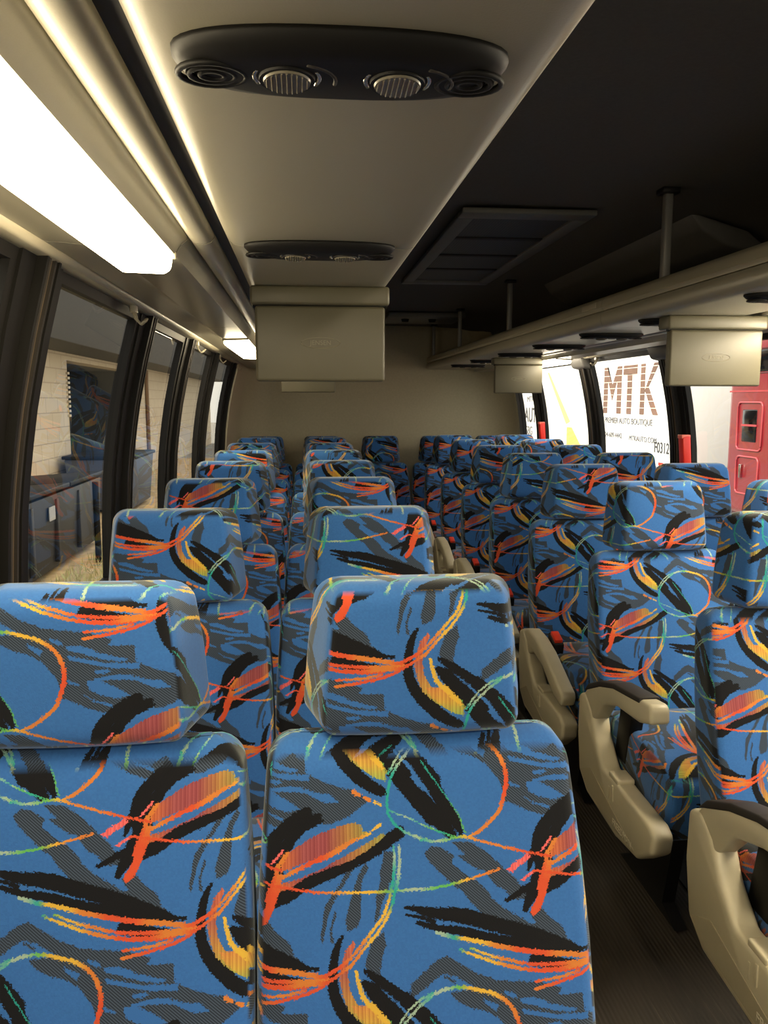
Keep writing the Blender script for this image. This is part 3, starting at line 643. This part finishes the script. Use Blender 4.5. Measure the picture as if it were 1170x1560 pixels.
def seat_proto(arm, folded):
    """arm: 0 none, +1 on the +x side, -1 on the -x side"""
    t = thing('coach_seat', '', 'seat')
    def part(key, fn, name, m, parent=t, smooth=True):
        if key not in ME:
            o = link(name, fn(), m, parent, smooth); ME[key] = o.data; return o
        o = bpy.data.objects.new(name, ME[key]); COL.objects.link(o); o.parent = parent; return o
    b = part('back', backrest_mesh, 'backrest', FABRIC); part('head', headrest_mesh, 'headrest', FABRIC); part('cush', cushion_mesh, 'seat_cushion', FABRIC, smooth=False)
    def shellm():
        bm = NB(); prism(bm, [(-.16, .36), (-.10, .36), (.055, .86), (.05, .90), (.02, .90)], 'x', -.20, .20, .006); return bm
    part('shell', shellm, 'back_shell', M['softblack'], smooth=False)
    for x in (-.14, .14):
        def legm():
            bm = NB(); prism(bm, [(-.50, .29), (-.18, .29), (-.22, .035), (-.14, .006), (-.52, .006), (-.44, .035)], 'x', x-.018, x+.018); return bm
        part('leg%g' % x, legm, 'leg', M['darkmetal'], smooth=False)
    if arm:
        s = arm
        def X(a, b_): return sorted((s*a, s*b_))
        def basem():
            bm = NB()
            P = [(-.10, .515), (-.095, .40), (-.12, .28), (-.19, .238), (-.42, .222), (-.56, .240), (-.645, .300), (-.655, .350), (-.62, .368), (-.42, .372), (-.31, .372), (-.245, .43), (-.205, .50), (-.15, .535)]
            prism(bm, P, 'x', *X(.236, .292), .012, 3); return bm
        ba = part('base%d' % s, basem, 'arm_support', M['shell'], smooth=False)
        def step():
            bm = NB(); box(bm, *X(.238, .288), -.415, -.35, .366, .382, .004); box(bm, *X(.2915, .295), -.40, -.392, .315, .36, .001); box(bm, *X(.2915, .2935), -.372, -.366, .31, .345, .0006); return bm
        part('step%d' % s, step, 'hinge_cover', M['shell'], ba, smooth=False)
        def inset():
            bm = NB(); prism(bm, [(-.14, .29), (-.20, .258), (-.42, .243), (-.55, .258), (-.40, .29), (-.22, .33)], 'x', *X(.2915, .2935)); return bm
        part('inset%d' % s, inset, 'side_panel', M['shell2'], ba, smooth=False)
        rot = Matrix.Translation((0, -.15, .49)) @ Matrix.Rotation(R(27 if folded else 0), 4, 'X') @ Matrix.Translation((0, .15, -.49))
        def armm():
            bm = NB()
            P = [(-.11, .505), (-.17, .565), (-.26, .605), (-.36, .632), (-.585, .662), (-.60, .650), (-.602, .615), (-.53, .592), (-.38, .578), (-.28, .545), (-.21, .47), (-.15, .45)]
            prism(bm, P, 'x', *X(.236, .288), .011, 3); bm.transform(rot); return bm
        ar = part('arm%d%d' % (s, folded), armm, 'armrest', M['shell'], smooth=False)
        if not folded:
            def padm():
                bm = NB(); P = [(-.135, .535), (-.17, .569), (-.26, .609), (-.36, .637), (-.535, .6605), (-.535, .645), (-.36, .62), (-.26, .59), (-.175, .552)]
                prism(bm, P, 'x', *X(.234, .290), .004, 2); return bm
            part('pad%d' % s, padm, 'arm_pad', M['softblack'], ar, smooth=False)
        def bkm():
            bm = NB(); prism(bm, [(-.24, .38), (-.32, .38), (-.355, .53), (-.275, .555)], 'x', *X(.192, .230), .006); return bm
        bk = part('buckle%d' % s, bkm, 'belt_buckle', M['black'], smooth=False)
        def btn():
            bm = NB(); prism(bm, [(-.345, .530), (-.288, .548), (-.292, .562), (-.349, .545)], 'x', *X(.197, .225), .002); return bm
        part('btn%d' % s, btn, 'release_button', M['buckle'], bk, smooth=False)
        if s < 0:
            k = 'txt'
            if k not in ME:
                MT = Matrix.Translation((-.2942, -.47, .262)) @ Matrix.Rotation(R(-90), 4, 'Z') @ FACE
                o = text_mesh('lettering', 'FREEDMAN', .026, M['print'], ba, MT, .0004); ME[k] = o.data
            else:
                o = bpy.data.objects.new('lettering', ME[k]); COL.objects.link(o); o.parent = ba
    return t
protos = {('w', 0): seat_proto(0, 0), ('L', 0): seat_proto(1, 0), ('R', 0): seat_proto(-1, 0), ('R', 1): seat_proto(-1, 1)}
used = set()
def seat(kind, x, y, label, group, hoff=None, boff=None, z=0.0):
    p = protos[kind]
    if kind in used: o = dup(p, (x, y, z), label, group)
    else: used.add(kind); o = p; o.location = (x, y, z); o['label'] = label; o['group'] = group
    bo = boff if boff else (random.uniform(-.04, .05), random.uniform(.0, .08)); ho = hoff if hoff else (random.uniform(-.19, .19), random.uniform(-.16, .16))
    bo = (bo[0] % .374, bo[1] % .311); ho = (ho[0] % .374, ho[1] % .311)
    for c in o.children:
        if c.name.startswith('backrest'): c.color = (bo[0], 0, bo[1], 1)
        elif c.name.startswith('headrest'): c.color = (ho[0], 0, ho[1], 1)
        else: c.color = (random.uniform(0, .3), random.uniform(0, .3), 0, 1)
    return o
LX = (-.305, .161); RX = (1.122, 1.585)
rowL = [1.10, 1.90, 2.67, 3.45, 4.20, 4.93, 5.65]
lo = ['nearest', 'second', 'third', 'fourth', 'fifth', 'sixth', 'seventh']
for i, y in enumerate(rowL):
    if i == 0:
        seat(('w', 0), LX[0], y, 'big patterned seat at the lower left corner by the window', 'seats in the left rows', (.132, -.166), (.082, -.07))
        seat(('L', 0), LX[1], y, 'big patterned seat front and centre with whole backrest in view', 'seats in the left rows', (-.11, -.089), (0.0001, .0))
    else:
        seat(('w', 0), LX[0], y, 'blue patterned window seat in the left block, %s row from the camera' % lo[i], 'seats in the left rows')
        seat(('L', 0), LX[1], y, 'blue patterned aisle seat in the left block, %s row from the camera' % lo[i], 'seats in the left rows')
rowR = [1.72, 2.44, 3.14, 3.84, 4.55, 5.25, 5.97]
for i, y in enumerate(rowR):
    seat(('R', 0 if i < 2 else 1), RX[0], y, ['blue patterned aisle seat cut off by the right edge of the photo', 'blue patterned aisle seat with horizontal armrest and red buckle in full view'][i] if i < 2 else
         'blue patterned aisle seat in the right block with lowered armrest, %s row' % lo[i], 'seats in the right rows', None if i else (.05, .05), (random.uniform(-.03, .03), .06))
    if i: seat(('w', 0), RX[1], y, 'blue patterned seat by the right windows, %s row from the camera' % lo[i], 'seats in the right rows')
for x, w in zip((LX[0], LX[1], .640, RX[0], RX[1]), ('far left, by the window', 'second from the left', 'in the middle, facing the aisle', 'second from the right', 'far right, by the window')):
    seat(('w', 0), x, 6.68, 'blue patterned rear bench seat against the back wall, %s' % w, 'seats along the rear wall', z=-.035)

# ================================================================== OUTSIDE
GZ = -.95
def asphalt():
    return mat('asphalt', (150, 146, 138), .9, noise=.12, nscale=3, bump=.2, bscale=60)
bm = NB(); box(bm, -60, 80, -30, 90, GZ-.2, GZ); struct('ground', bm, asphalt())
# box truck with lettering, parallel to the coach
WH = mat('white_truck_paint', (226, 226, 222), .35, noise=.02, nscale=1)
XT = 4.5
t = thing('box_truck', 'white box truck body lettered MTK outside the right windows', 'truck', (XT, 15.5, GZ))
bm = NB(); box(bm, 0, 2.5, -5.87, 7, 1.5, 4.4, .03); box_o = link('cargo_box', bm, WH, t)
bm = NB(); box(bm, -.006, .05, -5.85, 6.95, 1.40, 1.5, .004); link('lower_rail', bm, mat('rail_grey', (150, 150, 150), .4), t)
bm = NB(); box(bm, .5, 2.0, -5.6, 6.5, .9, 1.38); link('chassis', bm, M['darkmetal'], t)
for y in (-4.2, -3.1, 5.0):
    bm = NB(); cyl(bm, (.15, y, .5), (.45, y, .5), .5, None, 28); wh = link('wheel', bm, M['rubber'], t)
    bm = NB(); cyl(bm, (.14, y, .5), (.18, y, .5), .25, .22, 20); link('hub', bm, M['steel'], wh)
def stripes():
    m = mat('letter_scene_print', (104, 80, 68), .5, noise=.35, nscale=2.2); nt = m.node_tree; b = nt.nodes['Principled BSDF']
    tc = nt.nodes.new('ShaderNodeTexCoord'); sp = nt.nodes.new('ShaderNodeSeparateXYZ')
    mo = nt.nodes.new('ShaderNodeMath'); mo.operation = 'PINGPONG'; mo.inputs[1].default_value = .045
    lt = nt.nodes.new('ShaderNodeMath'); lt.operation = 'LESS_THAN'; lt.inputs[1].default_value = .004
    mx = nt.nodes.new('ShaderNodeMix'); mx.data_type = 'RGBA'; mx.inputs[7].default_value = lin((214, 206, 196))
    old = b.inputs['Base Color'].links[0].from_socket
    nt.links.new(tc.outputs['Object'], sp.inputs[0]); nt.links.new(sp.outputs[2], mo.inputs[0]); nt.links.new(mo.outputs[0], lt.inputs[0]); nt.links.new(lt.outputs[0], mx.inputs[0])
    nt.links.new(old, mx.inputs[6]); nt.links.new(mx.outputs[2], b.inputs['Base Color']); return m
GR = stripes()
def TL(y, z): return (y-15.5, z-GZ)
def letter(polys):
    bm = NB()
    for P in polys: prism(bm, [TL(y, z) for y, z in P], 'x', -.006, -.001)
    link('letter', bm, GR, box_o)
zt, zb = 1.88, 1.215
def seg(y0, y1, z0, z1): return [(y0, z0), (y1, z0), (y1, z1), (y0, z1)]
letter([seg(12.02, 11.86, zb, zt), seg(11.50, 11.34, zb, zt), [(11.90, zt), (11.86, zt), (11.86, zt-.18), (11.68, 1.40), (11.50, zt-.18), (11.50, zt), (11.68, 1.62)]])
letter([seg(11.28, 10.80, zt-.13, zt), seg(11.13, 10.97, zb, zt-.12)])
letter([seg(10.68, 10.54, zb, zt), [(10.54, 1.52), (10.27, zt), (10.11, zt), (10.42, 1.58), (10.10, zb), (10.26, zb), (10.50, 1.50)]])
def side_text(s, size, y, z, m, xs=1.0, off=0.0):
    Mx = Matrix.Translation((-.004, y-15.5, z-GZ)) @ Matrix.Rotation(R(-90), 4, 'Z') @ FACE @ Matrix.Diagonal((xs, 1, 1, 1))
    text_mesh('lettering', s, size, m, box_o, Mx, .002, off)
DK = mat('dark_lettering', (60, 60, 64), .5); GY = mat('grey_lettering', (96, 96, 100), .5)
side_text('PREMIER AUTO BOUTIQUE', .115, 11.1, 1.11, GY, 1.22)
side_text('704-609-4442', .10, 11.62, .90, GY, 1.30); side_text('MTKAUTO.COM', .10, 10.55, .885, GY, 1.22)
side_text('F0312', .19, 9.95, .80, DK, .95, .002)
side_text('AUTOM', .40, 15.65, 1.10, DK, 1.05, .004); side_text('SBG', .24, 16.05, .80, GY, 1.1); side_text('MTK', .16, 16.0, 1.42, GY, 1.6)
for y in (11.85, 11.05, 10.35, 9.95):
    bm = NB(); box(bm, -.007, -.002, y-15.5-.07, y-15.5+.07, .585-GZ, .622-GZ); link('red_reflector', bm, M['red'], box_o)
YEL = mat('yellow_stripe', (226, 214, 120), .5)
bm = NB(); prism(bm, [TL(14.9, 1.9), TL(14.8, 1.9), TL(13.55, 1.05), TL(13.75, 1.0)], 'x', -.006, -.002); link('stripe', bm, YEL, box_o)
bm = NB(); prism(bm, [TL(13.7, .62), TL(12.9, .62), TL(13.45, .95), TL(13.7, .95)], 'x', -.006, -.002); link('stripe', bm, mat('gold_stripe', (226, 190, 90), .5), box_o)
# second trailer further away
t = thing('semi_trailer', 'plain white trailer far outside, seen between lettered truck and red cab', 'trailer', (8.2, 19, GZ))
bm = NB(); box(bm, 0, 2.5, -6, 6, 1.75, 4.8, .03); cb = link('cargo_box', bm, WH, t)
bm = NB(); box(bm, -.006, -.001, -2.55, -1.75, 2.62, 2.95); pl = link('emblem', bm, mat('emblem_grey', (96, 98, 104), .5), cb)
bm = NB(); prism(bm, [(-2.35, 2.66), (-2.2, 2.66), (-1.95, 2.66), (-2.0, 2.78), (-2.1, 2.9), (-2.25, 2.9), (-2.3, 2.8)], 'x', -.009, -.006); link('emblem_figure', bm, WH, pl)
bm = NB(); box(bm, .6, 1.9, -5.8, 5.8, 1.2, 1.74); link('chassis', bm, M['darkmetal'], t)
for y in (-4.9, -3.7):
    bm = NB(); cyl(bm, (.1, y, .5), (.5, y, .5), .5, None, 24); link('wheel', bm, M['rubber'], t)
bm = NB(); box(bm, .2, .32, -.35, -.23, .0, 1.74); link('landing_leg', bm, M['darkmetal'], t)
t = thing('parked_car', 'small red vehicle glimpsed under the plain white trailer', 'car', (14.0, 27, GZ))
bm = NB(); prism(bm, [(-2.1, .35), (2.1, .35), (2.15, .8), (1.3, .95), (.7, 1.45), (-.9, 1.45), (-1.6, .95), (-2.15, .85)], 'x', -.85, .85, .06); link('body', bm, mat('car_red', (190, 60, 60), .3), t)
for y in (-1.35, 1.35):
    bm = NB(); cyl(bm, (-.87, y, .34), (-.6, y, .34), .34, None, 20); link('wheel', bm, M['rubber'], t)
# red tractor cab
RD = mat('red_cab_paint', (112, 24, 32), .28, noise=.04, nscale=2, coat=.6)
RDd = mat('red_cab_seam', (150, 62, 66), .3)
t = thing('semi_truck_cab', 'red semi truck sleeper cab outside at the right edge', 'truck', (4.5, 6.9, GZ))
bm = NB(); prism(bm, [(1.50, 1.15), (1.50, 3.15), (1.35, 3.55), (.6, 4.05), (-1.2, 3.95), (-2.2, 3.0), (-2.4, 2.2), (-2.4, 1.15)], 'x', 0, 2.4, .10, 4); cab = link('cab_body', bm, RD, t)
bm = NB(); box(bm, .12, .18, 1.5, 1.66, 1.0, 3.9, .02); link('side_fairing', bm, mat('fairing_grey', (92, 94, 98), .5), t)
def ringbox(bm, y0, y1, z0, z1, r=.05, x=-.004):
    P = [(y1-r+r*math.cos(a), z1-r+r*math.sin(a)) for a in (0, .4, .8, 1.2, 1.57)]+[(y0+r-r*math.sin(a), z1-r+r*math.cos(a)) for a in (0, .4, .8, 1.2, 1.57)]
    P += [(y0+r-r*math.cos(a), z0+r-r*math.sin(a)) for a in (0, .4, .8, 1.2, 1.57)]+[(y1-r+r*math.sin(a), z0+r-r*math.cos(a)) for a in (0, .4, .8, 1.2, 1.57)]
    tube(bm, [(x, y, z) for y, z in P], .011, 6, True)
bm = NB(); ringbox(bm, .80, 1.26, 1.85, 2.33); link('locker_door_seam', bm, RDd, cab, True)
bm = NB(); ringbox(bm, .83, 1.24, 1.40, 1.78); ld = link('lower_door_seam', bm, RDd, cab, True)
bm = NB(); box(bm, -.03, 0, 1.12, 1.15, 1.56, 1.70, .006); link('door_handle', bm, M['chrome'], ld)
bm = NB(); box(bm, -.008, .02, .90, 1.17, 1.93, 2.26, .012); lw = link('sleeper_window', bm, M['screen'], cab)
bm = NB(); box(bm, -.012, .0, .89, 1.18, 2.09, 2.11); link('window_bar', bm, RDd, lw)
bm = NB(); box(bm, -.008, .02, .72, 1.15, 2.62, 2.86, .03); link('upper_window', bm, M['screen'], cab)
bm = NB(); box(bm, -.005, .01, -.8, 1.45, 2.435, 2.45); link('belt_seam', bm, RDd, cab)
bm = NB(); box(bm, -.45, .1, -2.3, 1.25, .62, 1.12, .06, 3); link('fuel_tank_fairing', bm, RD, t)
bm = NB(); box(bm, -.52, .1, -2.3, 1.2, .30, .58, .06, 3); link('step', bm, RD, t)
for y in (1.9, -1.9):
    bm = NB(); cyl(bm, (.1, y, .5), (.5, y, .5), .5, None, 28); link('wheel', bm, M['rubber'], t)
bm = NB(); box(bm, .3, 2.1, 1.4, 2.5, .7, 1.0); link('frame_rail', bm, M['darkmetal'], t)
# low parapet / far fence so the horizon on the right is closed
bm = NB(); box(bm, 26, 26.3, -5, 80, GZ, 2.2); struct('trim_7', bm, mat('far_wall', (196, 190, 178), .8))

# building on the left
XB = -5.0
BW = bricks('painted_block', (206, 190, 164), (198, 182, 156), (168, 152, 130), 1.0, .85, .012, .8, .30)
t = thing('building', 'pale block building with dark eave and door bays outside the left windows', 'building', (XB, 20, GZ))
H = 7.0
bm = NB()
for a, b_ in ((-26, -1.6), (5.4, 26)): box(bm, -.4, 0, a, b_, 0, H)
box(bm, -.4, 0, -1.6, 5.4, 3.2, H); link('wall', bm, BW, t)
bm = NB(); box(bm, -3.0, -2.9, -1.6, 5.4, 0, 3.2); box(bm, -3.0, -.4, -1.7, -1.6, 0, 3.2); box(bm, -3, -.4, 5.4, 5.5, 0, 3.2); box(bm, -3, -.4, -1.6, 5.4, 3.2, 3.3); link('bay_lining', bm, mat('bay_lining', (66, 70, 74), .8, noise=.1), t)
bm = NB(); box(bm, 0, 1.0, -26, 26, 3.35, 5.4, .02); link('eave', bm, mat('eave_brown', (30, 27, 23), .8, noise=.1), t)
bm = NB(); box(bm, -2.9, -2.86, .8, 2.4, 0, 2.2); d = link('door', bm, mat('door_black', (26, 24, 22), .6), t)
bm = NB(); box(bm, -2.87, -2.82, .7, .8, 0, 2.3, .01); link('door_jamb', bm, mat('jamb', (190, 180, 160), .6), t)
bm = NB(); tube(bm, [(.06, 7.2, 0), (.06, 7.2, 3.3)], .06, 10); link('downpipe', bm, mat('rust_pipe', (116, 84, 54), .6, noise=.25), t)
bm = NB(); tube(bm, [(.05, 12.2, 0), (.05, 12.2, 3.3)], .07, 10); link('downpipe', bm, mat('rust_pipe_dark', (66, 54, 42), .6, noise=.25), t)
bm = NB()
for k in range(10): box(bm, .0, .05, -1.72, -1.60, 2.0+.1*k, 2.05+.1*k)
link('louvre', bm, mat('louvre_pale', (200, 188, 160), .6), t)
# dark dumpster with lid, smaller bin behind it, marker post
DKG = mat('dumpster_paint', (36, 37, 40), .55, noise=.2, nscale=4)
t = thing('dumpster', 'dark grey dumpster with flat lids outside the nearest left window', 'dumpster', (-4.08, 11.8, GZ))
bm = NB(); prism(bm, [(-.75, .12), (.75, .12), (.8, 1.12), (-.8, 1.0)], 'y', -1.9, 1.9, .02); bd = link('body', bm, DKG, t)
bm = NB(); prism(bm, [(-.84, 1.05), (.84, 1.16), (.84, 1.22), (-.84, 1.10)], 'y', -1.95, -.02, .01); link('lid', bm, M['black'], t)
bm = NB(); prism(bm, [(-.84, 1.05), (.84, 1.16), (.84, 1.22), (-.84, 1.10)], 'y', .02, 1.95, .01); link('lid', bm, M['black'], t)
for y in (-1.6, -.55, .55, 1.6):
    bm = NB(); box(bm, .76, .82, y-.04, y+.04, .2, 1.05, .006); link('rib', bm, DKG, bd)
for y in (-1.2, 1.2):
    bm = NB(); cyl(bm, (.5, y, .065), (.6, y, .065), .06); link('caster', bm, M['rubber'], t)
bm = NB(); box(bm, .815, .825, -.95, -.7, .80, .98); link('sticker', bm, mat('sticker_grey', (168, 168, 164), .6, noise=.3, nscale=90), bd)
t = thing('dumpster', 'smaller dark blue-grey bin outside the second left window', 'dumpster', (-4.15, 18.4, GZ))
bm = NB(); prism(bm, [(-.6, .1), (.6, .1), (.7, 1.15), (-.7, 1.15)], 'y', -1.1, 1.1, .03); link('body', bm, mat('bin_bluegrey', (70, 76, 90), .5, noise=.15), t)
bm = NB(); box(bm, -.74, .74, -1.15, 1.15, 1.15, 1.22, .02); link('lid', bm, M['black'], t)
bm = NB(); cyl(bm, (-2.95, 12.0, GZ), (-2.95, 12.0, .25), .045, None, 12)
tag(link('marker_post', bm, M['black']), 'thin black post standing on dry grass beside the dark dumpster', 'post')
# dry grass verge
bm = NB(); box(bm, -4.95, -1.6, 2, 34, GZ, GZ+.03)
struct('ground_verge', bm, mat('dry_soil', (186, 160, 120), .95, noise=.35, nscale=5))
bm = NB(); rg = random.Random(5)
for k in range(11000):
    y = 5+rg.random()**1.6*18; x = -1.3-rg.random()*1.85; h = .05+.14*rg.random(); a = rg.random()*6.28; w = .010
    dx, dy = math.cos(a)*w, math.sin(a)*w; lx, ly = rg.uniform(-.07, .07), rg.uniform(-.07, .07)
    v = [bm.verts.new((x-dx, y-dy, GZ+.02)), bm.verts.new((x+dx, y+dy, GZ+.02)), bm.verts.new((x+lx, y+ly, GZ+.02+h))]; bm.faces.new(v)
me_g = link('dry_grass', bm, mat('dry_grass', (214, 188, 132), .9, noise=.4, nscale=2)); tag(me_g, 'dry straw-coloured grass on the ground outside the left windows', 'grass', kind='stuff')

# ================================================================== LIGHT, CAMERA, VIEW
w = bpy.data.worlds.new('sky'); SC.world = w; w.use_nodes = True; nt = w.node_tree
sky = nt.nodes.new('ShaderNodeTexSky'); sky.sky_type = 'NISHITA'; sky.sun_disc = False
sky.sun_elevation = R(34); sky.sun_rotation = R(250); sky.air_density = 1.2; sky.dust_density = 2.0
bg = nt.nodes['Background']; bg.inputs['Strength'].default_value = SKY_S
hm = nt.nodes.new('ShaderNodeMix'); hm.data_type = 'RGBA'; hm.inputs[0].default_value = .7; hm.inputs[7].default_value = (HAZE, HAZE*.94, HAZE*.84, 1)   # high thin cloud
nt.links.new(sky.outputs[0], hm.inputs[6]); nt.links.new(hm.outputs[2], bg.inputs[0])
sun = bpy.data.lights.new('sun', 'SUN'); sun.energy = SUN_E; sun.angle = R(1.0); sun.color = (1.0, .90, .76)
so = bpy.data.objects.new('sun', sun); COL.objects.link(so)
so.rotation_euler = Vector((.80, .22, -.62)).to_track_quat('-Z', 'Y').to_euler(); so.location = (-20, 0, 20)

cam = bpy.data.cameras.new('camera'); co = bpy.data.objects.new('camera', cam); COL.objects.link(co)
TH = math.atan(170/1250); PS = math.atan(.1*math.cos(TH))
co.location = (0, 0, 1.40); co.rotation_euler = (math.pi/2-TH, 0, -PS)
cam.sensor_fit = 'VERTICAL'; cam.sensor_height = 36; cam.sensor_width = 27; cam.lens = 36*1250/1560
cam.clip_start = .02; cam.clip_end = 400
SC.camera = co
SC.view_settings.view_transform = 'Standard'; SC.view_settings.look = 'None'; SC.view_settings.gamma = 1; SC.view_settings.use_curve_mapping = False
SC.view_settings.exposure = EXPO
SC.cycles.use_denoising = True; SC.cycles.max_bounces = 10; SC.cycles.diffuse_bounces = 6; SC.cycles.transparent_max_bounces = 12
SC.cycles.caustics_reflective = False; SC.cycles.caustics_refractive = False; SC.cycles.sample_clamp_indirect = 8
